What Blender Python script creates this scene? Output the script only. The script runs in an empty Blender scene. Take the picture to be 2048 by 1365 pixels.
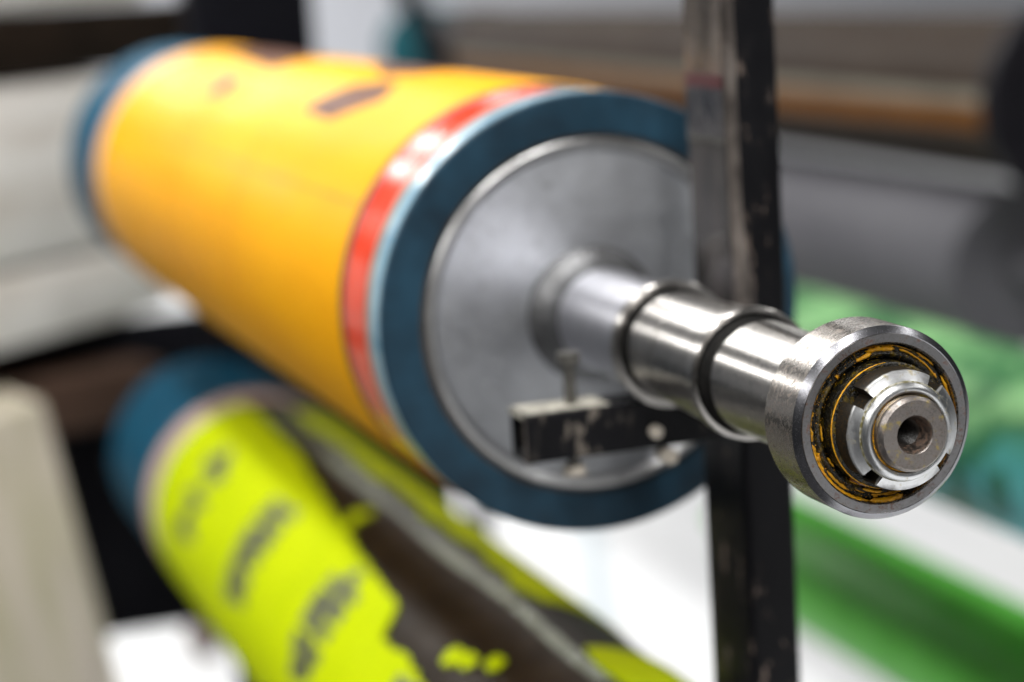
import bpy, bmesh, math, random
from mathutils import Vector, Matrix
random.seed(7)
PI = math.pi
sc = bpy.context.scene
COL = sc.collection

# ------------------------------------------------------------------ camera, world, lamps, exposure
cam_d = bpy.data.cameras.new('camera')
cam = bpy.data.objects.new('camera', cam_d)
COL.objects.link(cam)
sc.camera = cam
cam_d.sensor_width = 36.0
cam_d.lens = 79.1
cam_d.clip_start = 0.02
cam_d.clip_end = 200.0
cam.matrix_world = Matrix((
    (0.9469322792765116, 0.10979665886619655, -0.30209924224666745, -0.4249),
    (-0.3158048485473788, 0.1426854249707464, -0.9380342036060756, -1.1656),
    (-0.05988786269485446, 0.9836592719040154, 0.169787751911334, 1.3016),
    (0, 0, 0, 1)))
cam_d.dof.use_dof = True
cam_d.dof.focus_distance = 0.928
cam_d.dof.aperture_fstop = 3.6
cam_d.dof.aperture_blades = 9

world = bpy.data.worlds.new('World')
sc.world = world
world.use_nodes = True
world.node_tree.nodes['Background'].inputs[0].default_value = (0.90, 0.95, 1.0, 1)
world.node_tree.nodes['Background'].inputs[1].default_value = 0.035

def ceiling_lamp(x, y, z, sx, sy, watts, col=(1.0, 0.985, 0.96)):
    d = bpy.data.lights.new('ceiling_lamp', 'AREA')
    d.shape = 'RECTANGLE'; d.size = sx; d.size_y = sy; d.energy = watts; d.color = col
    o = bpy.data.objects.new('ceiling_lamp', d); COL.objects.link(o)
    o.location = (x, y, z)
    return o
ceiling_lamp(-1.15, 3.5, 3.7, 0.30, 19.0, 270)
ceiling_lamp(-0.12, 3.5, 3.7, 0.30, 19.0, 270)
ceiling_lamp(2.9, 3.5, 3.7, 0.35, 19.0, 150)
ceiling_lamp(-4.2, 3.5, 3.7, 0.35, 19.0, 520)

sc.view_settings.view_transform = 'Standard'
sc.view_settings.look = 'None'
sc.view_settings.exposure = 0.42
sc.view_settings.gamma = 1.0
sc.render.engine = 'CYCLES'
sc.cycles.use_denoising = True
sc.cycles.max_bounces = 7
sc.cycles.sample_clamp_indirect = 8.0

# ------------------------------------------------------------------ materials
def nodes_of(name):
    m = bpy.data.materials.new(name)
    m.use_nodes = True
    nt = m.node_tree
    return m, nt, nt.nodes['Principled BSDF']

class G:
    """small helper round a node tree"""
    def __init__(s, nt): s.nt = nt; s.n = nt.nodes; s.l = nt.links
    def new(s, t, **kw):
        n = s.n.new(t)
        for k, v in kw.items(): setattr(n, k, v)
        return n
    def link(s, a, b): s.l.new(a, b)
    def obj(s): 
        return s.new('ShaderNodeTexCoord').outputs['Object']
    def mapping(s, v, scale=(1, 1, 1), loc=(0, 0, 0)):
        n = s.new('ShaderNodeMapping'); n.inputs['Scale'].default_value = scale; n.inputs['Location'].default_value = loc
        s.link(v, n.inputs['Vector']); return n.outputs[0]
    def noise(s, v, scale, detail=5, rough=0.6, dist=0.0):
        n = s.new('ShaderNodeTexNoise'); n.inputs['Scale'].default_value = scale
        n.inputs['Detail'].default_value = detail; n.inputs['Roughness'].default_value = rough
        n.inputs['Distortion'].default_value = dist
        s.link(v, n.inputs['Vector']); return n.outputs['Fac']
    def ramp(s, f, a, b, lo=0.0, hi=1.0):
        n = s.new('ShaderNodeMapRange'); n.inputs['From Min'].default_value = a; n.inputs['From Max'].default_value = b
        n.inputs['To Min'].default_value = lo; n.inputs['To Max'].default_value = hi
        s.link(f, n.inputs['Value']); return n.outputs[0]
    def math(s, op, a, b=None):
        n = s.new('ShaderNodeMath', operation=op)
        for i, x in enumerate((a, b)):
            if x is None: continue
            if isinstance(x, (int, float)): n.inputs[i].default_value = x
            else: s.link(x, n.inputs[i])
        return n.outputs[0]
    def mix(s, f, a, b):
        n = s.new('ShaderNodeMix', data_type='RGBA')
        if isinstance(f, (int, float)): n.inputs[0].default_value = f
        else: s.link(f, n.inputs[0])
        for i, x in ((6, a), (7, b)):
            if isinstance(x, tuple): n.inputs[i].default_value = x + (1,) if len(x) == 3 else x
            else: s.link(x, n.inputs[i])
        return n.outputs[2]
    def turned(s, k_axial, k_radial, k_around=2.0):
        """coordinates stretched round the Y axis, so that noise becomes turning marks"""
        sep = s.new('ShaderNodeSeparateXYZ'); s.link(s.obj(), sep.inputs[0])
        x, y, z = sep.outputs
        r = s.math('SQRT', s.math('ADD', s.math('MULTIPLY', x, x), s.math('MULTIPLY', z, z)))
        a = s.math('ARCTAN2', z, x)
        c = s.new('ShaderNodeCombineXYZ')
        s.link(s.math('MULTIPLY', y, k_axial), c.inputs[0])
        s.link(s.math('MULTIPLY', r, k_radial), c.inputs[1])
        s.link(s.math('MULTIPLY', a, k_around), c.inputs[2])
        return c.outputs[0]
    def bump(s, h, strength, dist=0.001, normal=None):
        n = s.new('ShaderNodeBump'); n.inputs['Strength'].default_value = strength; n.inputs['Distance'].default_value = dist
        s.link(h, n.inputs['Height'])
        if normal is not None: s.link(normal, n.inputs['Normal'])
        return n.outputs[0]

def plain(name, c1, c2=None, scale=12, rough=0.5, rvar=0.1, metal=0.0, spec=0.5, bump=0.0, bscale=None, coat=0.0, stretch=(1, 1, 1), lo=0.35, hi=0.65):
    m, nt, b = nodes_of(name); g = G(nt)
    v = g.mapping(g.obj(), stretch)
    f = g.noise(v, scale)
    g.link(g.mix(g.ramp(f, lo, hi), c1, c2 or c1), b.inputs['Base Color'])
    g.link(g.ramp(g.noise(v, scale * 2.3), 0.3, 0.7, max(0.02, rough - rvar), rough + rvar), b.inputs['Roughness'])
    b.inputs['Metallic'].default_value = metal
    b.inputs['Specular IOR Level'].default_value = spec
    b.inputs['Coat Weight'].default_value = coat
    b.inputs['Coat Roughness'].default_value = 0.12
    if bump: g.link(g.bump(g.noise(v, bscale or scale * 4), bump, 0.002), b.inputs['Normal'])
    return m

def worn_steel(name, base, rough=0.3, dark_reflection=None, dark=(0.05, 0.045, 0.04), rust=(0.16, 0.06, 0.025), dark_amt=0.5, rust_amt=0.4, lines=0.12, spots=260.0, grease=0.0, line_k=5000, aniso=0.0, wear=0.0):
    m, nt, b = nodes_of(name); g = G(nt)
    o = g.obj()
    big = g.noise(o, 55, 5, 0.65)
    fine = g.noise(o, spots, 6, 0.7)
    speck = g.noise(o, spots * 3.2, 4, 0.6)
    tm = g.noise(g.turned(line_k, line_k, 3.0), 1.0, 3, 0.6)
    col = g.mix(g.ramp(big, 0.3, 0.75), base, tuple(c * 0.72 for c in base))
    col = g.mix(g.ramp(tm, 0.25, 0.75, 0.0, 0.25), col, tuple(min(1, c * 1.45) for c in base))
    dmask = g.math('MULTIPLY', g.ramp(fine, 0.55 - wear, 0.72 - wear), g.ramp(big, 0.35, 0.6))
    col = g.mix(g.math('MULTIPLY', dmask, dark_amt), col, dark)
    smask = g.ramp(speck, 0.66 - wear * 0.6, 0.74 - wear * 0.6)
    col = g.mix(g.math('MULTIPLY', smask, dark_amt), col, dark)
    rn = g.noise(g.mapping(o, loc=(3.1, 1.7, 9.3)), spots * 0.45, 6, 0.72)
    rmask = g.math('MULTIPLY', g.ramp(rn, 0.60 - wear, 0.70 - wear), rust_amt)
    col = g.mix(rmask, col, rust)
    met = g.math('SUBTRACT', 1.0, g.math('MULTIPLY', g.math('MAXIMUM', rmask, g.math('MULTIPLY', dmask, dark_amt)), 0.75))
    if grease:
        gn = g.noise(g.mapping(o, loc=(7.7, 2.2, 4.4)), 260, 6, 0.68)
        gm = g.math('MULTIPLY', g.ramp(gn, 0.57, 0.66), grease)
        col = g.mix(gm, col, (0.30, 0.22, 0.02))
        met = g.math('MULTIPLY', met, g.math('SUBTRACT', 1.0, gm))
    if dark_reflection:  # near-black reflection of the greasy seal, painted on the nut's side
        sp = g.new('ShaderNodeSeparateXYZ'); g.link(o, sp.inputs[0])
        yy = g.math('ADD', sp.outputs[1], g.math('MULTIPLY', g.math('SUBTRACT', big, 0.5), 0.006))
        fm = g.ramp(yy, dark_reflection[0], dark_reflection[1], 0.0, 0.99)
        col = g.mix(fm, col, g.mix(g.ramp(fine, 0.5, 0.7), (0.006, 0.0055, 0.004), (0.06, 0.03, 0.005)))
        met = g.math('MULTIPLY', met, g.math('SUBTRACT', 1.0, fm))
        g.link(g.ramp(fm, 0.0, 0.95, 0.5, 0.05), b.inputs['Specular IOR Level'])
    g.link(col, b.inputs['Base Color']); g.link(met, b.inputs['Metallic'])
    ro = g.math('ADD', g.ramp(fine, 0.3, 0.75, rough - 0.03, rough + 0.06), g.math('MULTIPLY', rmask, 0.35))
    g.link(ro, b.inputs['Roughness'])
    if aniso:
        tg = g.new('ShaderNodeTangent', direction_type='RADIAL', axis='Y')
        g.link(tg.outputs[0], b.inputs['Tangent'])
        b.inputs['Anisotropic'].default_value = aniso
        b.inputs['Anisotropic Rotation'].default_value = 0.25
    nb = g.bump(tm, lines, 0.00012)
    g.link(g.bump(fine, 0.10, 0.00012, nb), b.inputs['Normal'])
    return m

def chipped_paint(name, paint, metal_col, amt=0.5, rough=0.36, thr=0.58, spec=0.12):
    m, nt, b = nodes_of(name); g = G(nt)
    o = g.obj()
    st = g.mapping(o, (1, 1, 0.45))
    n1 = g.noise(st, 110, 6, 0.7); n2 = g.noise(st, 22, 3, 0.5)
    mask = g.math('MULTIPLY', g.ramp(n1, thr, thr + 0.05), g.ramp(n2, 0.44, 0.56))
    mask = g.math('MULTIPLY', mask, amt)
    sm = g.noise(g.mapping(o, (1, 1, 0.25)), 30, 4, 0.6)
    base = g.mix(g.ramp(sm, 0.4, 0.75, 0, 0.5), paint, tuple(min(1, c * 2 + 0.003) for c in paint))
    g.link(g.mix(mask, base, metal_col), b.inputs['Base Color'])
    g.link(g.ramp(n1, 0.3, 0.75, rough - 0.08, rough + 0.25), b.inputs['Roughness'])
    b.inputs['Specular IOR Level'].default_value = spec
    g.link(g.bump(n1, 0.15, 0.0008), b.inputs['Normal'])
    return m

M = {}
M['bearing'] = worn_steel('bearing_steel', (0.36, 0.335, 0.31), 0.25, dark_amt=0.7, rust_amt=0.55, rust=(0.13, 0.075, 0.045), spots=700, aniso=0.65, wear=0.055)
M['chamfer'] = worn_steel('chamfer_steel', (0.27, 0.27, 0.29), 0.24, dark_amt=0.2, rust_amt=0.1, spots=1500)
M['ring_face'] = worn_steel('bearing_face_steel', (0.28, 0.275, 0.28), 0.36, dark_amt=0.5, rust_amt=0.75, rust=(0.15, 0.065, 0.04), spots=650, wear=0.06)
M['nut'] = worn_steel('nut_steel', (0.62, 0.63, 0.64), 0.30, dark_reflection=(-0.3568, -0.3545), dark_amt=0.45, rust_amt=0.15, lines=0.5, spots=1400, grease=0.6, line_k=3200)
M['shaft_end'] = worn_steel('shaft_end_steel', (0.29, 0.262, 0.245), 0.38, dark_amt=0.8, rust_amt=0.6, rust=(0.13, 0.075, 0.05), spots=1000, grease=0.7, wear=0.06)
M['thread'] = worn_steel('greasy_thread_steel', (0.25, 0.2, 0.15), 0.35, dark_amt=0.8, rust_amt=0.6, rust=(0.40, 0.17, 0.012), spots=800, grease=1.0)
M['bore'] = worn_steel('bore_steel', (0.24, 0.20, 0.175), 0.36, dark_amt=0.5, rust_amt=0.9, rust=(0.15, 0.09, 0.06), spots=900, wear=0.12)
M['bore_thread'] = plain('shaded_thread_steel', (0.012, 0.010, 0.008), (0.03, 0.024, 0.02), 600, 0.35, 0.1, spec=0.5)  # shade deep in the hole, put into the thread colour
M['shaft'] = worn_steel('ground_shaft_steel', (0.50, 0.48, 0.46), 0.28, dark_amt=0.3, rust_amt=0.2, spots=600, lines=0.2, line_k=2500, aniso=0.85)
M['hub'] = worn_steel('hub_shaft_steel', (0.60, 0.60, 0.645), 0.38, dark_amt=0.12, rust_amt=0.05, spots=500, aniso=0.7)
M['disc'] = worn_steel('end_plate_steel', (0.72, 0.745, 0.79), 0.42, dark_amt=0.5, rust_amt=0.08, spots=90, lines=0.6, line_k=1200, aniso=0.55)
M['disc_rim'] = worn_steel('end_plate_rim_steel', (0.58, 0.58, 0.58), 0.33, dark_amt=0.2, rust_amt=0.1, spots=80)
M['weld'] = plain('weld_bead_metal', (0.12, 0.12, 0.122), (0.22, 0.22, 0.225), 60, 0.42, 0.1, metal=0.9, bump=0.3)
M['seal'] = plain('black_seal_rubber', (0.006, 0.006, 0.006), (0.014, 0.013, 0.012), 300, 0.5, 0.1, bump=0.3, spec=0.1)
M['gap'] = plain('dark_joint', (0.035, 0.025, 0.018), (0.06, 0.04, 0.025), 40, 0.6)
M['rubber_blue'] = plain('navy_blue_sleeve_rubber', (0.010, 0.026, 0.042), (0.017, 0.055, 0.090), 26, 0.5, 0.1, spec=0.2)
M['rubber_edge'] = plain('sleeve_edge_blue', (0.05, 0.20, 0.32), (0.20, 0.36, 0.45), 60, 0.35, 0.1, coat=0.3)  # highlights along the sleeve edge, put in as a lighter blue
M['beige_tape'] = plain('beige_edge_tape', (0.22, 0.19, 0.15), (0.34, 0.30, 0.24), 60, 0.5, spec=0.06)
M['red_tape'] = plain('red_gloss_tape', (0.60, 0.035, 0.012), (0.68, 0.055, 0.020), 25, 0.17, 0.04, spec=0.09)
M['yellow'] = plain('yellow_printing_plate', (0.75, 0.325, 0.002), (0.83, 0.385, 0.003), 11, 0.45, 0.06, spec=0.09, stretch=(1, 0.25, 1))
M['seam'] = plain('plate_seam_line', (0.50, 0.19, 0.004), (0.60, 0.25, 0.004), 30, 0.5, spec=0.1)
M['brown_print'] = plain('brown_print_ground', (0.09, 0.035, 0.022), (0.14, 0.06, 0.036), 60, 0.55, spec=0.1)
M['pink_tape'] = plain('pale_pink_edge_tape', (0.52, 0.33, 0.30), (0.62, 0.44, 0.36), 40, 0.4)
M['lime'] = plain('lime_printing_plate', (0.46, 0.58, 0.0005), (0.53, 0.64, 0.001), 16, 0.6, 0.06, spec=0.02)
M['lime_print'] = plain('grey_print_on_lime', (0.030, 0.033, 0.020), (0.14, 0.16, 0.04), 90, 0.5, lo=0.42, hi=0.58)
M['dark_sleeve'] = plain('dark_brown_sleeve', (0.012, 0.008, 0.005), (0.024, 0.016, 0.010), 18, 0.42, 0.05, spec=0.06)
M['grey_strip'] = plain('grey_green_strip', (0.07, 0.09, 0.05), (0.24, 0.29, 0.19), 14, 0.3, 0.08, spec=0.3)
M['black_paint'] = chipped_paint('chipped_black_paint', (0.004, 0.004, 0.005), (0.20, 0.155, 0.13), 0.85)
M['arm_paint'] = chipped_paint('scuffed_black_arm_paint', (0.004, 0.004, 0.005), (0.22, 0.19, 0.16), 0.55, thr=0.545)
M['side_skin'] = plain('grey_post_side_metal', (0.06, 0.055, 0.052), (0.21, 0.185, 0.17), 38, 0.20, 0.06, metal=0.85, bump=0.2, stretch=(1, 1, 0.35))
M['bare_edge'] = plain('worn_corner_metal', (0.05, 0.042, 0.038), (0.22, 0.19, 0.17), 90, 0.35, 0.1, metal=0.5, bump=0.3, stretch=(1, 1, 0.4))
M['black_inside'] = plain('tube_inside_black', (0.006, 0.006, 0.006), (0.012, 0.011, 0.01), 50, 0.6)
M['masking_tape'] = plain('cream_masking_tape', (0.20, 0.19, 0.16), (0.42, 0.40, 0.34), 130, 0.55, bump=0.3)
M['dull_red'] = plain('dull_red_tape', (0.075, 0.010, 0.012), (0.05, 0.010, 0.012), 200, 0.5)
M['dark_tape'] = plain('dark_scuffed_tape', (0.018, 0.018, 0.024), (0.07, 0.065, 0.065), 90, 0.3, stretch=(1, 1, 0.4))
M['bolt'] = plain('dull_bolt_steel', (0.12, 0.115, 0.105), (0.22, 0.21, 0.19), 200, 0.42, 0.1, metal=0.8)
M['pale_bolt'] = plain('cream_painted_bolt', (0.52, 0.46, 0.38), (0.62, 0.56, 0.48), 150, 0.5)
M['grease'] = plain('yellow_grease', (0.72, 0.36, 0.004), (0.58, 0.25, 0.004), 260, 0.30, 0.08, bump=0.5, bscale=900)
M['old_grease'] = plain('dark_old_grease', (0.010, 0.009, 0.006), (0.13, 0.085, 0.006), 260, 0.22, 0.12, bump=0.7, bscale=700, lo=0.52, hi=0.66)
M['amber_oil'] = plain('amber_oil', (0.12, 0.028, 0.003), (0.26, 0.085, 0.006), 200, 0.15, 0.05)
M['olive_dirt'] = plain('olive_dirt', (0.10, 0.085, 0.02), (0.30, 0.29, 0.24), 500, 0.5, lo=0.45, hi=0.55)
M['etch'] = plain('etched_rust', (0.06, 0.035, 0.028), (0.13, 0.07, 0.05), 400, 0.6)
M['floor'] = plain('white_epoxy_floor', (0.80, 0.81, 0.82), (0.74, 0.75, 0.77), 1.4, 0.35, 0.08)
M['mat'] = plain('bounce_blocker_black', (0.02, 0.02, 0.022), (0.032, 0.032, 0.034), 6, 0.6, spec=0.2)  # for the dark sheet that stops light bouncing off the floor
M['floor_joint'] = plain('floor_joint_grey', (0.45, 0.52, 0.56), (0.52, 0.58, 0.62), 6, 0.5)
M['wall'] = plain('white_wall_paint', (0.76, 0.78, 0.84), (0.72, 0.74, 0.80), 0.8, 0.6)
M['pale_wood'] = plain('pale_weathered_timber', (0.60, 0.53, 0.46), (0.88, 0.85, 0.81), 7, 0.65, stretch=(0.5, 0.5, 3), bump=0.4, lo=0.25, hi=0.55)
M['buff_wood'] = plain('buff_timber', (0.38, 0.35, 0.24), (0.52, 0.46, 0.40), 7, 0.65, stretch=(3, 3, 0.5), bump=0.4)
M['dark_wood'] = plain('dark_stained_timber', (0.010, 0.007, 0.005), (0.028, 0.018, 0.012), 14, 0.6, stretch=(0.6, 0.6, 3), spec=0.08)
M['brown_wood'] = plain('reddish_brown_timber', (0.05, 0.028, 0.019), (0.08, 0.046, 0.032), 12, 0.6, stretch=(0.6, 0.6, 3), spec=0.2)
M['black_panel'] = plain('black_steel_panel', (0.004, 0.004, 0.006), (0.008, 0.008, 0.011), 6, 0.5, spec=0.06)
M['bronze'] = plain('bronze_brown_roller_skin', (0.022, 0.015, 0.011), (0.032, 0.023, 0.017), 8, 0.45, 0.04, spec=0.025)
M['end_blue'] = plain('bright_blue_sleeve_end', (0.0005, 0.055, 0.105), (0.001, 0.07, 0.13), 20, 0.6, spec=0.08)
M['teal'] = plain('teal_sleeve_rubber', (0.0005, 0.050, 0.065), (0.001, 0.065, 0.08), 20, 0.6, spec=0.02)
M['amber_reflection'] = plain('amber_reflection_paint', (0.11, 0.040, 0.004), (0.14, 0.052, 0.006), 10, 0.5, spec=0.08)
M['beige_highlight'] = plain('beige_highlight_paint', (0.13, 0.12, 0.098), (0.18, 0.165, 0.135), 10, 0.5, spec=0.1)
M['grey_roller'] = plain('grey_roller_skin', (0.070, 0.069, 0.078), (0.088, 0.087, 0.097), 6, 0.5, spec=0.03)
M['black_flange'] = plain('black_flange_metal', (0.006, 0.006, 0.008), (0.012, 0.011, 0.014), 20, 0.45, spec=0.06)
M['green'] = plain('green_roller_skin', (0.075, 0.36, 0.035), (0.11, 0.44, 0.06), 12, 0.42, 0.05, spec=0.08)
M['rust_red'] = plain('rust_brown_rubber', (0.09, 0.045, 0.03), (0.14, 0.07, 0.05), 40, 0.6)

def mottled_green():
    m, nt, b = nodes_of('mottled_green_printing_plate'); g = G(nt)
    o = g.obj()
    n1 = g.noise(g.mapping(o, (1, 0.7, 1)), 13, 4, 0.55, 0.4)
    n2 = g.noise(g.mapping(o, (1, 0.7, 1), (4, 2, 7)), 15, 3, 0.5, 0.8)
    col = g.mix(g.ramp(n1, 0.46, 0.52), (0.13, 0.29, 0.115), (0.020, 0.10, 0.03))
    sep = g.new('ShaderNodeSeparateXYZ'); g.link(o, sep.inputs[0])
    low = g.ramp(sep.outputs[2], 0.05, -0.02)
    col = g.mix(low, col, g.mix(g.ramp(n2, 0.50, 0.54), (0.018, 0.13, 0.095), (0.09, 0.40, 0.45)))
    g.link(col, b.inputs['Base Color']); b.inputs['Roughness'].default_value = 0.5; b.inputs['Specular IOR Level'].default_value = 0.1
    return m
M['mottled'] = mottled_green()

# ------------------------------------------------------------------ mesh helpers
def finish(name, verts, faces, mat, parent=None, smooth=35, loc=(0, 0, 0)):
    me = bpy.data.meshes.new(name)
    me.from_pydata(verts, [], faces)
    bm = bmesh.new(); bm.from_mesh(me)
    bmesh.ops.remove_doubles(bm, verts=bm.verts, dist=1e-7)
    bmesh.ops.recalc_face_normals(bm, faces=bm.faces)
    bm.to_mesh(me); bm.free()
    for p in me.polygons: p.use_smooth = True
    me.set_sharp_from_angle(angle=math.radians(smooth))
    me.materials.append(mat)
    o = bpy.data.objects.new(name, me)
    COL.objects.link(o)
    o.location = loc
    if parent is not None: o.parent = parent
    return o

def thing(name, label, cat, loc, group=None, kind=None):
    o = bpy.data.objects.new(name, None); COL.objects.link(o)
    o.location = loc; o.empty_display_size = 0.05
    o['label'] = label; o['category'] = cat
    if group: o['group'] = group
    return o

def tag(o, label, cat, group=None):
    o['label'] = label; o['category'] = cat
    if group: o['group'] = group
    return o

def lathe(name, prof, mat, parent, loc=(0, 0, 0), seg=144, smooth=35, closed=True):
    """prof: list of (y, r) round the Y axis; closed joins the last point to the first"""
    verts, faces = [], []
    n = len(prof)
    for i in range(seg):
        a = 2 * PI * i / seg
        for (y, r) in prof: verts.append((r * math.cos(a), y, r * math.sin(a)))
    for i in range(seg):
        j = (i + 1) % seg
        for k in range(n if closed else n - 1):
            k2 = (k + 1) % n
            if prof[k][1] < 1e-6 and prof[k2][1] < 1e-6: continue
            f = [i * n + k, i * n + k2, j * n + k2, j * n + k]
            faces.append(f)
    return finish(name, verts, faces, mat, parent, smooth, loc)

def arc(cy, cr, rad, a0, a1, n=6):
    """profile points of a fillet in the (y, r) plane"""
    return [(cy + rad * math.cos(math.radians(a0 + (a1 - a0) * i / n)), cr + rad * math.sin(math.radians(a0 + (a1 - a0) * i / n))) for i in range(n + 1)]

def shell(name, t0, t1, y0, y1, r, thick, mat, parent, loc=(0, 0, 0), nt=24, ny=40):
    """a sheet wrapped on a cylinder; t0/t1 in degrees, numbers or functions of y"""
    f0 = t0 if callable(t0) else (lambda y: t0)
    f1 = t1 if callable(t1) else (lambda y: t1)
    verts, faces = [], []
    def idx(l, j, i): return l * (ny + 1) * (nt + 1) + j * (nt + 1) + i
    for l in (0, 1):
        rr = r + thick * l
        for j in range(ny + 1):
            y = y0 + (y1 - y0) * j / ny
            a0, a1 = f0(y), f1(y)
            for i in range(nt + 1):
                a = math.radians(a0 + (a1 - a0) * i / nt)
                verts.append((rr * math.cos(a), y, rr * math.sin(a)))
    for l in (0, 1):
        for j in range(ny):
            for i in range(nt):
                faces.append((idx(l, j, i), idx(l, j, i + 1), idx(l, j + 1, i + 1), idx(l, j + 1, i)))
    for j in range(ny):
        for i in (0, nt): faces.append((idx(0, j, i), idx(0, j + 1, i), idx(1, j + 1, i), idx(1, j, i)))
    for i in range(nt):
        for j in (0, ny): faces.append((idx(0, j, i), idx(0, j, i + 1), idx(1, j, i + 1), idx(1, j, i)))
    return finish(name, verts, faces, mat, parent, 40, loc)

def stroke(name, pts, r, thick, mat, parent, loc=(0, 0, 0), taper=False):
    """a printed stroke on a cylinder: pts = (theta deg, y, half width m)"""
    out = []
    dense = []
    for (a, b) in zip(pts[:-1], pts[1:]):
        for k in range(8):
            t = k / 8; dense.append(tuple(a[q] + (b[q] - a[q]) * t for q in range(3)))
    dense.append(pts[-1])
    verts, faces = [], []
    n = len(dense)
    for l in (0, 1):
        rr = r + thick * l
        for i, (th, y, w) in enumerate(dense):
            p = dense[max(0, i - 1)]; q = dense[min(n - 1, i + 1)]
            du = math.radians(q[0] - p[0]) * r; dv = q[1] - p[1]
            L = math.hypot(du, dv) or 1
            nu, nv = -dv / L, du / L
            for s in (-1, 0, 1):
                uu = math.radians(th) * r + nu * w * s; vv = y + nv * w * s
                a = uu / r
                verts.append((rr * math.cos(a), vv, rr * math.sin(a)))
    for l in (0, 1):
        b = l * n * 3
        for i in range(n - 1):
            for s in (0, 1): faces.append((b + i * 3 + s, b + i * 3 + s + 1, b + i * 3 + s + 4, b + i * 3 + s + 3))
    for i in range(n - 1):
        for s in (0, 2): faces.append((i * 3 + s, i * 3 + 3 + s, n * 3 + i * 3 + 3 + s, n * 3 + i * 3 + s))
    for i in (0, n - 1):
        for s in (0, 1): faces.append((i * 3 + s, i * 3 + s + 1, n * 3 + i * 3 + s + 1, n * 3 + i * 3 + s))
    return finish(name, verts, faces, mat, parent, 40, loc)

def rbox(name, x0, x1, y0, y1, z0, z1, mat, parent=None, bev=0.003, seg=2, loc=(0, 0, 0)):
    bm = bmesh.new()
    bmesh.ops.create_cube(bm, size=1)
    for v in bm.verts:
        v.co = Vector((x0 + (v.co.x + .5) * (x1 - x0), y0 + (v.co.y + .5) * (y1 - y0), z0 + (v.co.z + .5) * (z1 - z0)))
    if bev: bmesh.ops.bevel(bm, geom=bm.edges[:], offset=bev, segments=seg, affect='EDGES', profile=0.5)
    me = bpy.data.meshes.new(name); bm.to_mesh(me); bm.free()
    for p in me.polygons: p.use_smooth = True
    me.set_sharp_from_angle(angle=math.radians(40))
    me.materials.append(mat)
    o = bpy.data.objects.new(name, me); COL.objects.link(o); o.location = loc
    if parent is not None: o.parent = parent
    return o

def prism_z(name, poly, z0, z1, mat, parent=None, loc=(0, 0, 0)):
    n = len(poly)
    v = [(x, y, z0) for x, y in poly] + [(x, y, z1) for x, y in poly]
    f = [tuple(range(n)), tuple(range(n, 2 * n))] + [(i, (i + 1) % n, n + (i + 1) % n, n + i) for i in range(n)]
    return finish(name, v, f, mat, parent, 30, loc)

def hexagon(r, cx=0, cy=0, rot=0): return [(cx + r * math.cos(PI / 3 * i + rot), cy + r * math.sin(PI / 3 * i + rot)) for i in range(6)]
def circle(r, cx=0, cy=0, n=24): return [(cx + r * math.cos(2 * PI * i / n), cy + r * math.sin(2 * PI * i / n)) for i in range(n)]

# ------------------------------------------------------------------ setting: floor and back wall
def structure(o):
    o['kind'] = 'structure'; return o
fl = structure(rbox('floor', -2.0, 14, -5.0, 14.5, -0.2, 0, M['floor'], bev=0))
shell_joint = rbox('floor_joint', -0.022, 0.022, -1.2, 1.6, 0.0, 0.004, M['floor_joint'], bev=0)
shell_joint.location = (1.07, 3.0, 0.0); shell_joint.rotation_euler = (0, 0, math.radians(-18)); structure(shell_joint)
structure(rbox('bounce_blocker', -1.98, -0.16, -4.9, 13.0, 0.0, 0.004, M['mat'], bev=0))  # dark sheet added to cut floor bounce under the rollers
structure(rbox('wall', -12, 14, 13.6, 13.8, 0.0, 5.0, M['wall'], bev=0))

# ------------------------------------------------------------------ the rack post with its arms
rack = thing('roller_rack', 'chipped black steel rack post with short arm carrying the yellow roller shaft', 'rack', (0.057, -0.07, 0))
RL = (-0.057, 0.07, 0)
def rounded_rect(x0, x1, y0, y1, r, n=5):
    pts = []
    for cx, cy, a0 in ((x1 - r, y1 - r, 0), (x0 + r, y1 - r, 90), (x0 + r, y0 + r, 180), (x1 - r, y0 + r, 270)):
        for i in range(n + 1):
            a = math.radians(a0 + 90 * i / n); pts.append((cx + r * math.cos(a), cy + r * math.sin(a)))
    return pts
prism_z('post', rounded_rect(0.0425, 0.0715, -0.100, -0.042, 0.004), 0.012, 2.3, M['black_paint'], rack, RL)
# bare metal along the rubbed front corner, a thin skin just proud of the paint
def corner_skin():
    verts, faces = [], []
    rnd = random.Random(3)
    N = 200; z0, z1 = 1.065, 1.40
    base = [(0.0425 + 0.004 + 0.00415 * math.cos(math.radians(a)), -0.100 + 0.004 + 0.00415 * math.sin(math.radians(a))) for a in (180, 195, 210, 225, 240, 255, 270)]
    w = 0.5
    for i in range(N + 1):
        z = z0 + (z1 - z0) * i / N
        w += rnd.uniform(-0.12, 0.12); w = min(1.0, max(0.15, w))
        ext = 0.0012 * w + (0.009 * max(0.0, 1 - abs(z - 1.10) / 0.055) * (0.5 + 0.5 * w))
        for k, (x, y) in enumerate(base):
            t = (k - 3) / 3
            verts.append((x, y, z))
        verts.append((base[-1][0] + ext, base[-1][1], z))
    n = len(base) + 1
    for i in range(N):
        for k in range(n - 1):
            faces.append((i * n + k, i * n + k + 1, (i + 1) * n + k + 1, (i + 1) * n + k))
    return finish('bare_corner', verts, faces, M['bare_edge'], rack, 60, RL)
corner_skin()
rbox('side_skin', 0.0419, 0.0424, -0.0955, -0.0465, 1.076, 2.29, M['side_skin'], rack, 0, loc=RL)  # grey metallic sheet over the post's left face, above the arm
rbox('base_foot', 0.02, 0.094, -0.45, 0.45, 0.0, 0.012, M['black_paint'], rack, 0.002, loc=RL)
rbox('tape_band', 0.0412, 0.0418, -0.095, -0.047, 1.226, 1.233, M['dull_red'], rack, 0, loc=RL)
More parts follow.
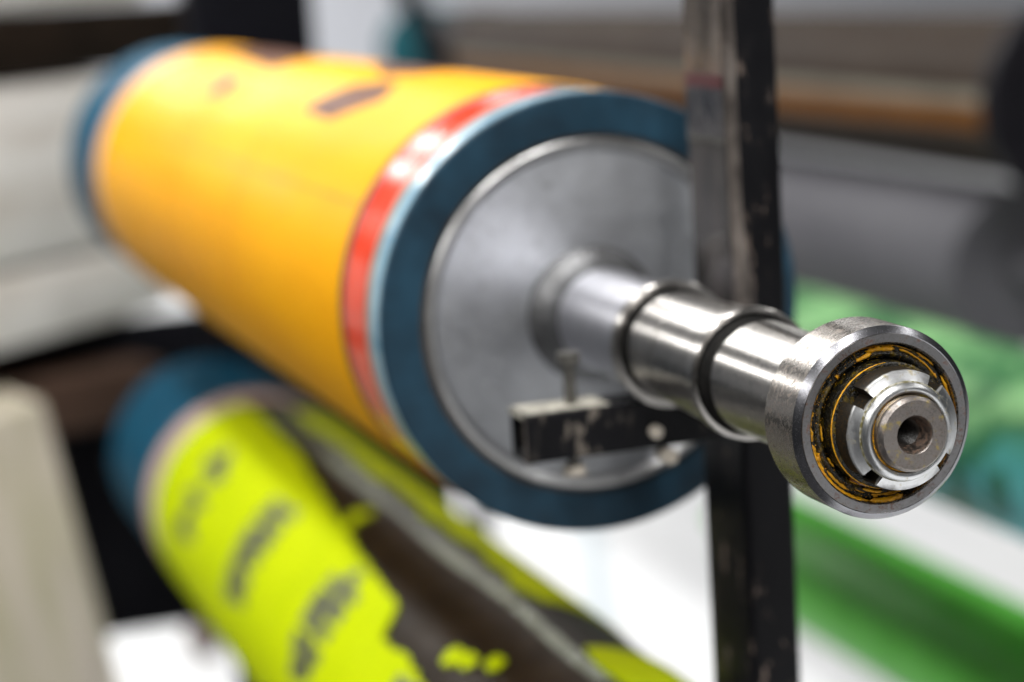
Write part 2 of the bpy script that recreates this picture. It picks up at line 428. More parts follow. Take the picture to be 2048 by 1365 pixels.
rbox('tape_band', 0.0412, 0.0418, -0.095, -0.047, 1.2005, 1.2255, M['dark_tape'], rack, 0, loc=RL)
rbox('tape_band', 0.0412, 0.0418, -0.095, -0.047, 1.1975, 1.2000, M['bolt'], rack, 0, loc=RL)

def make_arm(z, full=True):
    """open square tube reaching left from the post, top face at height z"""
    x0, x1, y0, y1, h, t = -0.0795, 0.0424, -0.108, -0.082, 0.0255, 0.0028
    def ring(x, a, zz0, zz1, yy0, yy1): return [(x, yy0, zz0), (x, yy1, zz0), (x, yy1, zz1), (x, yy0, zz1)]
    z0 = z - h
    v = ring(x0, 0, z0, z, y0, y1) + ring(x1, 0, z0, z, y0, y1) + ring(x0, 0, z0 + t, z - t, y0 + t, y1 - t) + ring(x0 + 0.09, 0, z0 + t, z - t, y0 + t, y1 - t)
    f = []
    for i in range(4):
        j = (i + 1) % 4
        f += [(i, j, 4 + j, 4 + i), (8 + i, 8 + j, 12 + j, 12 + i), (i, j, 8 + j, 8 + i)]
    f += [(4, 5, 6, 7), (12, 13, 14, 15)]
    a = finish('arm', v, f, M['arm_paint'], rack, 30, RL)
    bv = a.modifiers.new('b', 'BEVEL'); bv.width = 0.0012; bv.segments = 2; bv.limit_method = 'ANGLE'
    if full:
        rbox('masking_tape', x0 + 0.001, -0.034, y0 + 0.001, y1 - 0.001, z + 0.0001, z + 0.0006, M['masking_tape'], a, 0)
        rbox('bare_end', x0 - 0.0006, x0 - 0.0001, y0 + 0.0002, y0 + t, z0, z, M['bare_edge'], a, 0)
        rbox('bare_end', x0 - 0.0006, x0 - 0.0001, y0 + t, y1, z - t, z, M['masking_tape'], a, 0)
    bx, by = -0.0505, -0.095
    bo = prism_z('bolt', circle(0.0032, bx, by), z - 0.036, z + 0.022, M['bolt'], rack, RL)
    prism_z('bolt_head', hexagon(0.0064, bx, by, 0.3), z + 0.022, z + 0.0275, M['bolt'], bo)
    prism_z('nut', hexagon(0.0064, bx, by, 0.1), z - 0.0365, z - 0.0315, M['pale_bolt'], bo)
    if full:
        for (px, pz, r) in ((-0.0102, z - 0.0165, 0.0034), (-0.0030, z - 0.0305, 0.0040)):
            o = finish('bolt_end', [(px + r * math.cos(2 * PI * i / 18), yy, pz + r * math.sin(2 * PI * i / 18)) for yy in (-0.1115, -0.1082 if pz > z - 0.02 else -0.098) for i in range(18)],
                   [tuple(range(18)), tuple(range(18, 36))] + [(i, (i + 1) % 18, 18 + (i + 1) % 18, 18 + i) for i in range(18)], M['pale_bolt'], rack, 40, RL)
    return a
make_arm(1.0712)
make_arm(0.7468)
rear = thing('rear_rack', 'wide black steel rack column behind the far end of the yellow roller', 'rack', (0.11, 1.47, 0))
prism_z('post', rounded_rect(-0.062, 0.084, -0.035, 0.035, 0.006), 0.012, 2.3, M['black_panel'], rear)
rbox('base_foot', -0.10, 0.10, -0.3, 0.3, 0.0, 0.012, M['black_panel'], rear, 0.002)
for z in (1.0712, 0.7468): rbox('arm', -0.20, -0.0622, -0.036, -0.010, z - 0.026, z, M['black_panel'], rear, 0.002)

# ------------------------------------------------------------------ main roller
def shaft_profile_front():
    return [(0.004, 0.0), (0.004, 0.028), (-0.1085, 0.028), (-0.1095, 0.0275)]
ROLL_B = 0.1265
roller = thing('print_roller', 'large roller wrapped in a yellow printing plate, steel shaft and bearing towards the viewer', 'roller', (0, 0.64, 1.1 - ROLL_B))
L = (0, -0.64, ROLL_B)
LEN = 1.285
sl = lathe('sleeve', [(0.0, 0.1015), (0.0, 0.1225)] + arc(0.0015, 0.1225, 0.0015, 180, 90, 4) + [(1.0895, 0.124), (1.0895, 0.1015)], M['rubber_blue'], roller, L, 192)
lathe('sleeve_end', [(1.0905, 0.1015), (1.0905, 0.124), (LEN - .0015, 0.124), (LEN, 0.1225), (LEN, 0.1015)], M['end_blue'], roller, L, 144)
lathe('sleeve_edge', [(0.003, 0.1236), (0.003, 0.1244), (0.0195, 0.1244), (0.0195, 0.1236)], M['rubber_edge'], sl)
lathe('edge_tape', [(0.0200, 0.1236), (0.0200, 0.1246), (0.0300, 0.1246), (0.0300, 0.1236)], M['beige_tape'], sl)
shell('edge_tape', 92, 350, 0.0304, 0.0760, 0.1238, 0.0012, M['red_tape'], sl, nt=96, ny=4)
lathe('edge_tape', [(0.0764, 0.1236), (0.0764, 0.1250), (0.0845, 0.1255), (0.0845, 0.1236)], M['gap'], sl)
pl = lathe('printing_plate', [(0.0850, 0.1238), (0.0850, 0.1260), (0.0860, 0.1265), (1.0500, 0.1265), (1.0510, 0.1255), (1.0510, 0.1238)], M['yellow'], roller, L, 192)
lathe('edge_tape', [(1.0515, 0.1236), (1.0515, 0.1248), (1.0900, 0.1248), (1.0900, 0.1236)], M['pink_tape'], sl)
PR = 0.12655
shell('plate_seam', 149.0, 149.7, 0.0865, 1.0495, PR, 0.0003, M['seam'], pl, nt=2, ny=4)
for yy in (0.40, 0.66):
    shell('plate_seam', 130, 200, yy, yy + 0.003, PR, 0.0002, M['seam'], pl, nt=40, ny=1)
def poly(pts):
    def f(y):
        if y <= pts[0][0]: return pts[0][1]
        for (a, b) in zip(pts[:-1], pts[1:]):
            if y <= b[0]: return a[1] + (b[1] - a[1]) * (y - a[0]) / (b[0] - a[0])
        return pts[-1][1]
    return f
shell('print_mark', poly([(.229, 113.5), (.271, 103.5), (.336, 110.5), (.366, 123)]), poly([(.229, 116.5), (.278, 127), (.366, 125.5)]), .229, .366, PR, .0005, M['brown_print'], pl, nt=10, ny=20)
shell('print_mark', poly([(.64, 117), (.72, 114)]), poly([(.64, 126), (.72, 128.5)]), .640, .720, PR, .0005, M['brown_print'], pl, nt=8, ny=12)
shell('print_mark', 60, poly([(.62, 107.5), (.80, 101), (.90, 99)]), .62, .90, PR, .0005, M['brown_print'], pl, nt=16, ny=20)
shell('print_mark', 60, poly([(.28, 96), (.335, 101), (.44, 90)]), .28, .44, PR, .0005, M['brown_print'], pl, nt=16, ny=20)

pe = lathe('end_plate', [(0.0, 0.0)] + [(0.0035, 0.0), (0.0035, 0.0905), (0.0030, 0.0915), (0.014, 0.0915), (0.014, 0.0)], M['disc'], roller, L, 192)
lathe('plate_rim', [(0.0030, 0.0920), (0.0005, 0.0935), (-0.0010, 0.0950), (-0.0010, 0.0975), (0.0000, 0.0985), (0.012, 0.0985), (0.012, 0.0918)], M['disc_rim'], pe)
lathe('joint', [(0.0015, 0.0988), (0.0015, 0.1012), (0.012, 0.1012), (0.012, 0.0988)], M['gap'], pe)
lathe('end_plate', [(LEN - 0.014, 0.0), (LEN - 0.014, 0.1010), (LEN - 0.004, 0.1010), (LEN - 0.004, 0.0)], M['disc'], roller, L, 96)
lathe('weld_bead', [(0.0034, 0.0280), (0.0034, 0.0385), (0.0012, 0.0380), (-0.0010, 0.0368), (-0.0035, 0.0345), (-0.0060, 0.0322), (-0.0090, 0.0302), (-0.0130, 0.0288), (-0.0170, 0.02815), (-0.0170, 0.0280)], M['weld'], pe, seg=128, smooth=60)
# shaft: hub section, collar ring, sleeve section, journal
sh = lathe('shaft', [(0.0032, 0.0), (0.0032, 0.028), (-0.1080, 0.028), (-0.1085, 0.0275), (-0.1085, 0.0)], M['hub'], roller, L, 128, closed=False)
lathe('collar_ring', [(-0.1088, 0.0), (-0.1088, 0.0322), (-0.1095, 0.0328), (-0.1134, 0.0328), (-0.1142, 0.0321), (-0.1142, 0.0294), (-0.1120, 0.0286), (-0.1120, 0.0)], M['shaft'], sh, seg=160, closed=False)
lathe('seal_ring', [(-0.1122, 0.0285), (-0.1130, 0.0283), (-0.1150, 0.0262), (-0.1215, 0.0256), (-0.1215, 0.0240), (-0.1122, 0.0240)], M['seal'], sh, seg=128)
lathe('bush', [(-0.1216, 0.0), (-0.1216, 0.0272), (-0.1224, 0.0278), (-0.1500, 0.0278), (-0.1506, 0.0266), (-0.1530, 0.0266), (-0.1538, 0.0284), (-0.1700, 0.0284), (-0.1706, 0.0274), (-0.1716, 0.0274), (-0.1722, 0.0290),
               (-0.2030, 0.0290), (-0.2044, 0.0302), (-0.2052, 0.0316), (-0.2122, 0.0318), (-0.2134, 0.0312), (-0.2136, 0.0294), (-0.2100, 0.0290), (-0.2100, 0.0)], M['shaft'], sh, seg=160, closed=False, smooth=22)
lathe('seal_ring', [(-0.2102, 0.02895), (-0.2112, 0.02885), (-0.2135, 0.0278), (-0.2150, 0.0262), (-0.2235, 0.0252), (-0.2235, 0.0240), (-0.2102, 0.0240)], M['seal'], sh, seg=128)
lathe('journal', [(-0.2237, 0.0), (-0.2237, 0.0264), (-0.2245, 0.0271), (-0.2252, 0.0271),  (-0.3125, 0.0271), (-0.3130, 0.0260), (-0.3130, 0.0)], M['shaft'], sh, seg=160, closed=False)

# bearing
L2 = (L[0], L[1] - 0.003, L[2])
F = -0.3404
be = lathe('bearing', [(F + 0.0006, 0.0337), (F, 0.0343), (F, 0.0378), (F + 0.0029, 0.0406), (F + 0.0029, 0.0410), (-0.3118, 0.0410)] + arc(-0.3112, 0.0400, 0.0010, 80, 0, 4) + [(-0.3102, 0.0300), (-0.3102, 0.0265), (-0.318, 0.0265), (-0.318, 0.0330), (F + 0.0062, 0.0337)], M['bearing'], roller, L2, 224)
lathe('chamfer', [(F + 0.0001, 0.0377), (F - 0.0001, 0.0382), (F + 0.0002, 0.0386), (F + 0.0009, 0.0395), (F + 0.0017, 0.0403), (F + 0.0023, 0.04085), (F + 0.0028, 0.0410), (F + 0.0028, 0.0404)], M['chamfer'], be, seg=224, smooth=30)
lathe('ring_face', [(F - 0.00012, 0.0344), (F - 0.00012, 0.0377), (F + 0.0003, 0.0377), (F + 0.0003, 0.0344)], M['ring_face'], be, seg=192)
lathe('seal_shield', [(F + 0.0062, 0.0336), (F + 0.0048, 0.0332), (F + 0.0040, 0.0318), (F + 0.0044, 0.0306), (F + 0.0030, 0.0299), (F + 0.0026, 0.0290), (F + 0.0034, 0.0278), (F + 0.0050, 0.0272), (F + 0.0075, 0.0268), (F + 0.0080, 0.0333)], M['old_grease'], be, seg=192, smooth=50)
lathe('inner_ring', [(F - 0.0040, 0.0266), (F - 0.0046, 0.0260), (F - 0.0046, 0.0200), (F + 0.0080, 0.0200), (F + 0.0080, 0.0266)], M['old_grease'], be, seg=128)

# etched lettering on the ring face
def letters(text, ang0, step, r, size):
    verts_all, faces_all = [], []
    for i, ch in enumerate(text):
        cu = bpy.data.curves.new('t', 'FONT'); cu.body = ch; cu.size = size; cu.align_x = 'CENTER'; cu.extrude = 0.0
        ob = bpy.data.objects.new('t', cu); COL.objects.link(ob)
        bpy.context.view_layer.update()
        me = bpy.data.meshes.new_from_object(ob)
        a = math.radians(ang0 - i * step)
        tx, tz = math.sin(a), -math.cos(a); ux, uz = math.cos(a), math.sin(a)
        b0 = len(verts_all)
        for v in me.vertices:
            verts_all.append((ux * (r + v.co.y) + tx * v.co.x, F - 0.0002, uz * (r + v.co.y) + tz * v.co.x))
        for p in me.polygons: faces_all.append(tuple(b0 + k for k in p.vertices))
        bpy.data.objects.remove(ob); bpy.data.curves.remove(cu); bpy.data.meshes.remove(me)
    return finish('etched_lettering', verts_all, faces_all, M['etch'], be)
letters('INC', 124, 4.6, 0.0347, 0.0026)

# grease: rims, rope-like flakes, crumbs
def blob_rope(name, a0, a1, r0, r1, w, d, y, mat, seed, taper=True, par=None):
    """a lumpy bead of grease following the ring from angle a0 to a1"""
    rnd = random.Random(seed)
    n = max(6, int(abs(a1 - a0) / 1.6)); m = 7
    verts, faces = [], []
    for i in range(n + 1):
        t = i / n
        a = math.radians(a0 + (a1 - a0) * t)
        k = rnd.uniform(0.7, 1.15) * (min(1, 6 * t + 0.25) * min(1, 6 * (1 - t) + 0.25) if taper else 1)
        rr = r0 + (r1 - r0) * t + rnd.uniform(-1, 1) * w * 0.18
        for j in range(m):
            b = PI * j / (m - 1)
            q = rr + w * k * math.cos(b); yy = y - d * k * math.sin(b) * rnd.uniform(0.8, 1.15)
            verts.append((q * math.cos(a), yy, q * math.sin(a)))
    for i in range(n):
        for j in range(m - 1):
            faces.append((i * m + j, i * m + j + 1, (i + 1) * m + j + 1, (i + 1) * m + j))
    faces += [tuple(range(m)), tuple(n * m + j for j in range(m))]
    return finish(name, verts, faces, mat, par or be, 75)
G0 = F + 0.0022
ropes = [
    (190, 258, .0333, .0333, .00050, .0012, F + .0026), (258, 285, .0332, .0331, .0007, .0010, F + .0024), (120, 190, .0334, .0334, .00022, .0008, F + .0022),
    (62, 104, .0324, .0326, .00014, .0005, F + .0036), (40, 58, .0329, .0327, .00022, .0006, F + .0038), (-8, 30, .0326, .0329, .00035, .0007, F + .0038),
    (76, 101, .0311, .0309, .00062, .0008, F + .0040), (97, 112, .0297, .0291, .00055, .0008, F + .0030), (131, 134, .0294, .0292, .0006, .0008, F + .0028),
    (178, 188, .0324, .0322, .0005, .0009, F + .0042), (190, 199, .0324, .0323, .0007, .0011, F + .0042), (200, 204, .0318, .0317, .0007, .0010, F + .0042), (204, 213, .0320, .0323, .0005, .0008, F + .0042),
    (168, 177, .0326, .0322, .0004, .0006, F + .0042), (176, 190, .0277, .0276, .00028, .0007, F + .0036), (205, 216, .0278, .0276, .00025, .0007, F + .0036),
    (92, 262, .0266, .0266, .00016, .0004, F - .0040), (215, 240, .0307, .0312, .0004, .0006, F + .0044), (250, 268, .0288, .0292, .0004, .0006, F + .0028), (268, 296, .0309, .0312, .0004, .0006, F + .0042),
    (290, 318, .0318, .0322, .0008, .0010, F + .0042), (300, 330, .0296, .0312, .0006, .0009, F + .0034), (318, 352, .0324, .0328, .0006, .0009, F + .0042), (330, 350, .0280, .0300, .0006, .0009, F + .0030),
    (30, 62, .0308, .0309, .00022, .0005, F + .0040), (58, 72, .0311, .0313, .0003, .0006, F + .0042), (352, 372, .0316, .0314, .0004, .0006, F + .0040)]
for i, (a0, a1, r0, r1, w, d, y) in enumerate(ropes):
    blob_rope('grease_bead', a0, a1, r0, r1, w * 1.8, d * 1.5, y, M['grease'], 20 + i)
rr_ = random.Random(41)
for k in range(26):
    a0 = rr_.choice([rr_.uniform(150, 330), rr_.uniform(0, 360)]); r_ = rr_.uniform(.0276, .0328)
    blob_rope('grease_bead', a0, a0 + rr_.uniform(3, 12), r_, r_ + rr_.uniform(-.0006, .0006), rr_.uniform(.0003, .0008), .0010, F + .0040, M['grease'], 200 + k)
blob_rope('oil_film', 236, 290, .0270, .0272, .0012, .0006, F + .0042, M['amber_oil'], 99)
def crumbs():
    rnd = random.Random(11); verts, faces = [], []
    for k in range(420):
        a = math.radians(rnd.choice([rnd.uniform(150, 260), rnd.uniform(100, 160), rnd.uniform(260, 360), rnd.uniform(0, 360)]))
        r = rnd.uniform(.0272, .0330); s = rnd.uniform(.00008, .00028)
        y = F + rnd.uniform(.0024, .0046)
        c = Vector((r * math.cos(a), y, r * math.sin(a))); b0 = len(verts)
        for d in ((1, 0, 0), (-1, 0, 0), (0, 1, 0), (0, -1, 0), (0, 0, 1), (0, 0, -1)):
            verts.append(c + Vector(d) * s * rnd.uniform(0.5, 1.6))
        for f in ((0, 2, 4), (2, 1, 4), (1, 3, 4), (3, 0, 4), (2, 0, 5), (1, 2, 5), (3, 1, 5), (0, 3, 5)): faces.append(tuple(b0 + q for q in f))
    o = finish('grease_crumbs', verts, faces, M['grease'], be, 20); o['kind'] = 'stuff'
crumbs()

# lock nut with four slots
def lock_nut():
    slots = [50, 140, 230, 320]; hw = math.degrees(0.0035 / 0.023)
    prof = [(-0.3350, 0.0172), (-0.3350, 0.0250), (-0.3556, 0.0250), (-0.3563, 0.0247), (-0.3580, 0.0207), (-0.3583, 0.0203), (-0.3596, 0.02025)] + \
           [(-0.3596 - 0.0022 * math.sin(math.radians(a)), 0.0180 + 0.0022 * math.cos(math.radians(a))) for a in (0, 18, 36, 54, 72, 90, 110, 130)] + [(-0.3600, 0.0168), (-0.3350, 0.0164)]
    thetas = []
    for s in slots:
        a0, a1 = s - hw, s + hw
        thetas += [(a0 - 1e-3, 0), (a0, 1)] + [(a0 + (a1 - a0) * k / 4, 1) for k in (1, 2, 3)] + [(a1, 1), (a1 + 1e-3, 0)]
        nxt = s + 90 - hw
        thetas += [(a1 + (nxt - a1) * k / 26, 0) for k in range(1, 26)]
    n = len(prof); verts, faces = [], []
    for (t, cut) in thetas:
        a = math.radians(t)
        for (y, r) in prof:
            if cut: r = min(r, 0.0203)
            verts.append((r * math.cos(a), y, r * math.sin(a)))
    T = len(thetas)
    for i in range(T):
        j = (i + 1) % T
        for k in range(n):
            k2 = (k + 1) % n
            faces.append((i * n + k, i * n + k2, j * n + k2, j * n + k))
    return finish('lock_nut', verts, faces, M['nut'], roller, 28, L2)
nut = lock_nut()
lathe('dirt_line', [(-0.3580, 0.0209), (-0.35835, 0.0208), (-0.3588, 0.02035), (-0.3580, 0.0202)], M['olive_dirt'], nut, seg=128)
def thread_prof(y0, y1, r0, r1, pitch):
    p, y = [], y0
    while y > y1:
        p += [(y, r0), (y - pitch * 0.45, r1), (y - pitch * 0.55, r1)]
        y -= pitch
    return p
lathe('shaft_thread', [(-0.3300, 0.0150)] + thread_prof(-0.3400, -0.3625, 0.0147, 0.0155, 0.0013) + [(-0.3628, 0.0146)], M['thread'], nut, seg=144, smooth=20, closed=False)
lathe('grease_bead', [(-0.3570, 0.0170), (-0.3598, 0.0168), (-0.3600, 0.0162), (-0.3598, 0.0155), (-0.3570, 0.0150)], M['thread'], nut, seg=96, smooth=60)
for i, (a0, a1, w) in enumerate(((150, 235, .00065), (228, 300, .0005), (118, 150, .0003), (300, 330, .0003))):
    blob_rope('grease_bead', a0, a1, .0161, .0161, w, .0010, -0.3600, M['grease'], 70 + i, par=nut)
se = lathe('shaft_end', [(-0.3620, 0.0146), (-0.3628, 0.0155), (-0.3644, 0.0156), (-0.3648, 0.0155), (-0.3660, 0.0147), (-0.3664, 0.0142), (-0.3664, 0.0082), (-0.3662, 0.0080), (-0.3658, 0.0078)], M['shaft_end'], roller, L2, 160, 25, False)
lathe('center_bore', [(-0.3658, 0.0078), (-0.3600, 0.0061), (-0.3590, 0.0056)], M['bore'], se, seg=128, smooth=25, closed=False)
lathe('bore_thread', thread_prof(-0.3200, -0.3586, 0.0060, 0.0051, 0.0014) + [(-0.3590, 0.0056)], M['bore_thread'], se, seg=96, smooth=20, closed=False)
lathe('bore_end', [(-0.3230, 0.0), (-0.3230, 0.0059)], M['black_inside'], se, seg=48, closed=False)
rs = lathe('shaft', [(LEN - 0.0035, 0.0), (LEN - 0.0035, 0.028), (LEN + 0.25, 0.028), (LEN + 0.25, 0.0)], M['hub'], roller, L, 64, closed=False)

# ------------------------------------------------------------------ lime roller below
r2 = thing('print_roller', 'roller with torn lime green printing plate on dark sleeve, under the yellow roller', 'roller', (0.0, 0.64, 0.772 - ROLL_B * 0.87))
r2.scale = (0.87, 1.0, 0.87)          # this roller is thinner than the yellow one
s2 = lathe('sleeve', [(0.0, 0.1015), (0.0, 0.1225), (0.0015, 0.124), (1.045, 0.124), (1.045, 0.1015)], M['dark_sleeve'], r2, L, 144)
lathe('sleeve_end', [(1.046, 0.1015), (1.046, 0.124), (LEN - .0015, 0.124), (LEN, 0.1225), (LEN, 0.1015)], M['end_blue'], r2, L, 144)
lathe('edge_tape', [(0.992, 0.1236), (0.992, 0.1255), (1.044, 0.1255), (1.044, 0.1236)], M['pink_tape'], s2)
edge = [(-0.01, 136), (0.155, 132.5), (0.198, 130.5), (0.235, 132.0), (0.254, 131.3), (0.272, 121.0), (0.30, 119.0), (0.396, 115.2), (0.453, 113.0), (0.56, 107.5), (0.657, 103.1), (0.74, 99.5), (0.826, 97.5), (0.923, 96.5), (0.985, 97.5)]
wob = [random.uniform(-1, 1) for _ in range(200)]
def lerp_edge(y):
    for (a, b) in zip(edge[:-1], edge[1:]):
        if a[0] <= y <= b[0]:
            t = (y - a[0]) / (b[0] - a[0]); v = a[1] + (b[1] - a[1]) * t; break
    else: v = edge[0][1] if y < edge[0][0] else edge[-1][1]
    q = (y + 0.02) * 110; i = int(q); t = q - i
    return v + 1.3 * (wob[i % 200] * (1 - t) + wob[(i + 1) % 200] * t)
p2 = shell('printing_plate', lerp_edge, 250, 0.0, 0.985, 0.1241, 0.0024, M['lime'], r2, L, 60, 260)
lathe('plate_margin', [(0.9855, 0.1242), (0.9855, 0.1262), (0.9915, 0.1262), (0.9915, 0.1242)], M['beige_tape'], s2)
shell('printing_plate', 20, lambda y: 76 + 2.0 * math.sin(y * 31) + 1.5 * math.sin(y * 83), 0.205, 0.94, 0.1241, 0.0024, M['lime'], r2, L, 24, 120)
shell('printing_plate', 20, lambda y: 84 + 2.0 * math.sin(y * 41), 0.0, 0.085, 0.1241, 0.0024, M['lime'], r2, L, 24, 30)
shell('pale_strip', lambda y: 85 + 1.0 * math.sin(y * 17), lambda y: 91 + 1.2 * math.sin(y * 23), 0.02, 0.94, 0.1241, 0.0005, M['grey_strip'], r2, L, 8, 80)  # grey-green strip running along the top of the dark sleeve
for (t, y, w, e) in ((119.5, .148, .010, 2.2), (117.0, .128, .008, 1.6), (111.5, .103, .008, 1.8), (102.5, .494, .014, 3.0), (109, .480, .008, 2.0)):
    stroke('plate_scrap', [(t - e, y + 0.01, w * .4), (t, y, w), (t + e, y - 0.006, w * .5)], 0.1241, 0.002, M['lime'], r2, L)
# printed marks in three bands on the plate
rnd = random.Random(5)
LR = 0.12652
for y, t0, t1 in ((0.83, 122, 162), (0.605, 121, 168), (0.372, 120, 168), (0.15, 134, 170)):
    t = t0
    while t < t1:
        hgt = rnd.uniform(4.5, 8)
        sl_ = rnd.uniform(-0.035, 0.035); w = rnd.uniform(0.007, 0.011)
        stroke('print_mark', [(t, y + sl_ + rnd.uniform(-.012, .012), w * .7), (t + hgt * .5, y + rnd.uniform(-.008, .008), w), (t + hgt, y - sl_, w * .7)], LR, 0.0004, M['lime_print'], p2)
        if rnd.random() < 0.9:
            stroke('print_mark', [(t + hgt * .35, y - 0.040, w * .6), (t + hgt * .55, y + 0.035, w * .8)], LR, 0.0006, M['lime_print'], p2)
        t += hgt + rnd.uniform(1.0, 3.0)
lathe('end_plate', [(LEN - 0.014, 0.0), (LEN - 0.014, 0.1010), (LEN - 0.004, 0.1010), (LEN - 0.004, 0.0)], M['disc'], r2, L, 96)
lathe('end_plate', [(0.0035, 0.0), (0.0035, 0.1010), (0.014, 0.1010), (0.014, 0.0)], M['disc'], r2, L, 96)
lathe('shaft', [(0.0034, 0.0), (0.0034, 0.028), (-0.20, 0.028), (-0.20, 0.0)], M['hub'], r2, L, 64, closed=False)
lathe('shaft', [(LEN - 0.0035, 0.0), (LEN - 0.0035, 0.028), (LEN + 0.25, 0.028), (LEN + 0.25, 0.0)], M['hub'], r2, L, 64, closed=False)

# ------------------------------------------------------------------ rollers of the rack on the right
def far_roller(label, x, z, r, y0, y1, skin, end_mat, end_len, flange=0.0, strip=False):
    t = thing('print_roller', label, 'roller', (x, y0, z - r), 'rollers stored on the rack to the right')
    lo = (0, 0, r); n = y1 - y0
    lathe('sleeve', [(0.002, r - 0.02), (0.002, r - 0.002), (0.004, r), (n - end_len, r), (n - end_len, r - 0.02)], skin, t, lo, 128)
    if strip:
        shell('painted_sheen', 172.5, 181, 0.02, n - end_len - 0.02, r + 0.0001, 0.0012, M['beige_highlight'], t, lo, 6, 6)  # long highlight on the roller, painted as a beige strip
        shell('painted_sheen', 181.3, 199, 0.02, n - end_len - 0.02, r + 0.0001, 0.0012, M['amber_reflection'], t, lo, 8, 6)  # reflection of the yellow roller, painted as an amber strip
    if end_len > 0.01:
        lathe('sleeve_end', [(n - end_len + 0.19, r - 0.02), (n - end_len + 0.19, r + 0.001), (n, r + 0.001), (n, r - 0.02)], end_mat, t, lo, 96)
        lathe('band', [(n - end_len + 0.001, r - 0.02), (n - end_len + 0.001, r + 0.004), (n - end_len + 0.189, r + 0.004), (n - end_len + 0.189, r - 0.02)], M['black_flange'], t, lo, 96)
    if flange:
        lathe('flange', [(-0.006, 0.03), (-0.006, flange - 0.004), (-0.002, flange), (0.016, flange), (0.0018, r - 0.004), (0.0018, 0.03)][:4] + [(0.018, flange - 0.004), (0.018, r + 0.0005), (0.0015, r + 0.0005), (0.0015, 0.03)], M['black_flange'], t, lo, 96)
    else:
        lathe('end_plate', [(0.006, 0.02), (0.006, r - 0.0205), (0.016, r - 0.0205), (0.016, 0.02)], skin, t, lo, 96)
    lathe('end_plate', [(n - 0.016, 0.02), (n - 0.016, r - 0.0205), (n - 0.006, r - 0.0205), (n - 0.006, 0.02)], M['disc'], t, lo, 96)
    lathe('shaft', [(-0.17, 0.0), (-0.17, 0.0198), (n + 0.17, 0.0198), (n + 0.17, 0.0)], skin, t, lo, 48, closed=False)
    return t
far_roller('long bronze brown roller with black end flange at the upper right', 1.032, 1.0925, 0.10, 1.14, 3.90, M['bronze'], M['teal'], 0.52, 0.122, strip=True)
far_roller('plain grey roller below the bronze brown one on the right', 1.025, 0.877, 0.10, 1.26, 3.85, M['grey_roller'], M['grey_roller'], 0.0)
far_roller('roller with mottled pale green and turquoise plate behind the bearing', 0.66, 0.82, 0.085, 0.20, 1.62, M['mottled'], M['mottled'], 0.0)
far_roller('plain bright green roller, lowest on the right', 0.846, 0.458, 0.080, 0.30, 1.66, M['green'], M['green'], 0.0)

# ------------------------------------------------------------------ timber and panel at the left
def slab(name, label, cat, p, q, z0, z1, depth, mat, group=None, bev=0.006):
    """upright timber whose front face runs from p to q (x, y) between z0 and z1"""
    px, py = p; qx, qy = q
    l = math.hypot(qx - px, qy - py)
    o = rbox(name, 0, l, 0, depth, 0, z1 - z0, mat, None, bev)
    o.location = (px, py, z0); o.rotation_euler = (0, 0, math.atan2(qy - py, qx - px))
    return tag(o, label, cat, group)
D = (0.249, 0.242)
def along(t, base=(-0.193, 1.559)): return (base[0] + D[0] * t, base[1] + D[1] * t)
slab('timber_board', 'broad pale timber board at the left edge behind the yellow roller', 'timber', along(-1.2), along(0.95), 0.965, 1.180, 0.5, M['pale_wood'])
slab('timber_board', 'thin pale timber board under the broad one at the left edge', 'timber', along(-1.2), along(1.0), 0.866, 0.955, 0.5, M['pale_wood'])
slab('timber_beam', 'dark brown timber beam slanting across the upper left corner', 'timber', along(-1.2), along(1.6), 1.186, 1.265, 0.4, M['dark_wood'])
slab('timber_board', 'pale board above the dark beam in the top left corner', 'timber', along(-1.2), along(1.0), 1.270, 1.36, 0.5, M['pale_wood'])
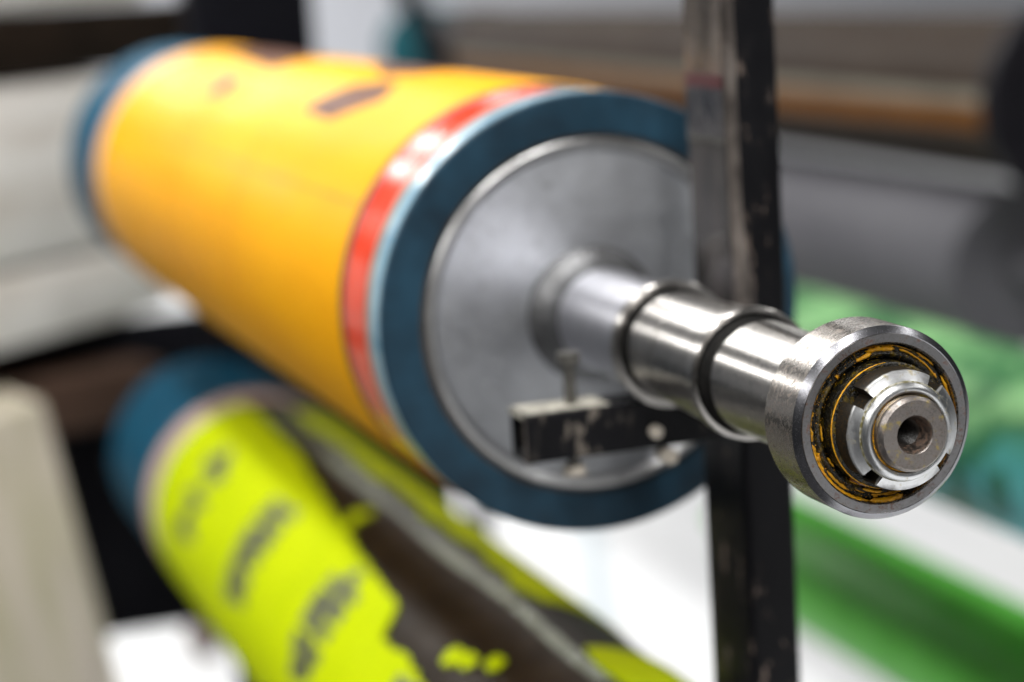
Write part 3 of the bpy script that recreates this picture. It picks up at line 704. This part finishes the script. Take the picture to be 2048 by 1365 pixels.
post_o = slab('timber_post', 'upright buff timber at the lower left edge', 'timber', (-0.55, 1.30), (-0.135, 1.42), 0.0, 0.83, 0.12, M['buff_wood'], bev=0.012)
post_o.rotation_euler = (0.0, math.radians(-10), math.radians(16)); post_o.location = (-0.43, 1.33, -0.06)
slab('steel_panel', 'black steel panel behind the blue end of the lime roller', 'panel', (-0.60, 1.75), (0.42, 1.75), 0.44, 0.86, 0.03, M['black_panel'], bev=0.003)

wh = thing('caster_wheel', 'small brown caster wheel on the white floor left of the lime roller', 'wheel', (0.262, 3.02, 0.0))
wt = lathe('tyre', [(-0.012, 0.016), (-0.012, 0.030), (-0.009, 0.035), (0.009, 0.035), (0.012, 0.030), (0.012, 0.016)], M['rust_red'], wh, (0, 0, 0.035), 40)
lathe('hub', [(-0.014, 0.0), (-0.014, 0.0155), (0.014, 0.0155), (0.014, 0.0)], M['bolt'], wh, (0, 0, 0.035), 32, closed=False)

slab('timber_block', 'dark reddish brown timber block between the pale boards and the lime roller', 'timber', (-0.40, 1.55), (0.02, 1.66), 0.745, 0.815, 0.09, M['brown_wood'], bev=0.004)

# black strut of the right-hand rack, its bent top seen above the yellow roller
st = thing('rack_strut', 'black steel strut with leaning top beside the teal roller end above the yellow roller', 'strut', (0.85, 3.07, 0.0))
rbox('leg', -0.02, 0.02, -0.02, 0.02, 0.0, 1.05, M['black_flange'], st, 0.004)
a_, b_ = Vector((0, 0, 1.04)), Vector((-0.181, 0.155, 1.60))
br = rbox('brace', -0.021, 0.021, -0.021, 0.021, 0, (b_ - a_).length, M['black_flange'], st, 0.004)
br.location = a_; br.rotation_euler = (b_ - a_).to_track_quat('Z', 'X').to_euler()
# trestle that carries the boards and the panel (stands mostly beyond the left edge of the picture)
tr = thing('trestle', 'black steel trestle carrying the pale boards at the left edge', 'trestle', (-0.55, 1.60, 0.0))
for (x, y) in ((0.06, -0.24), (-0.22, 0.02), (-0.03, 0.16)):
    rbox('leg', x - 0.02, x + 0.02, y - 0.02, y + 0.02, 0.0, 0.864, M['black_panel'], tr, 0.003)
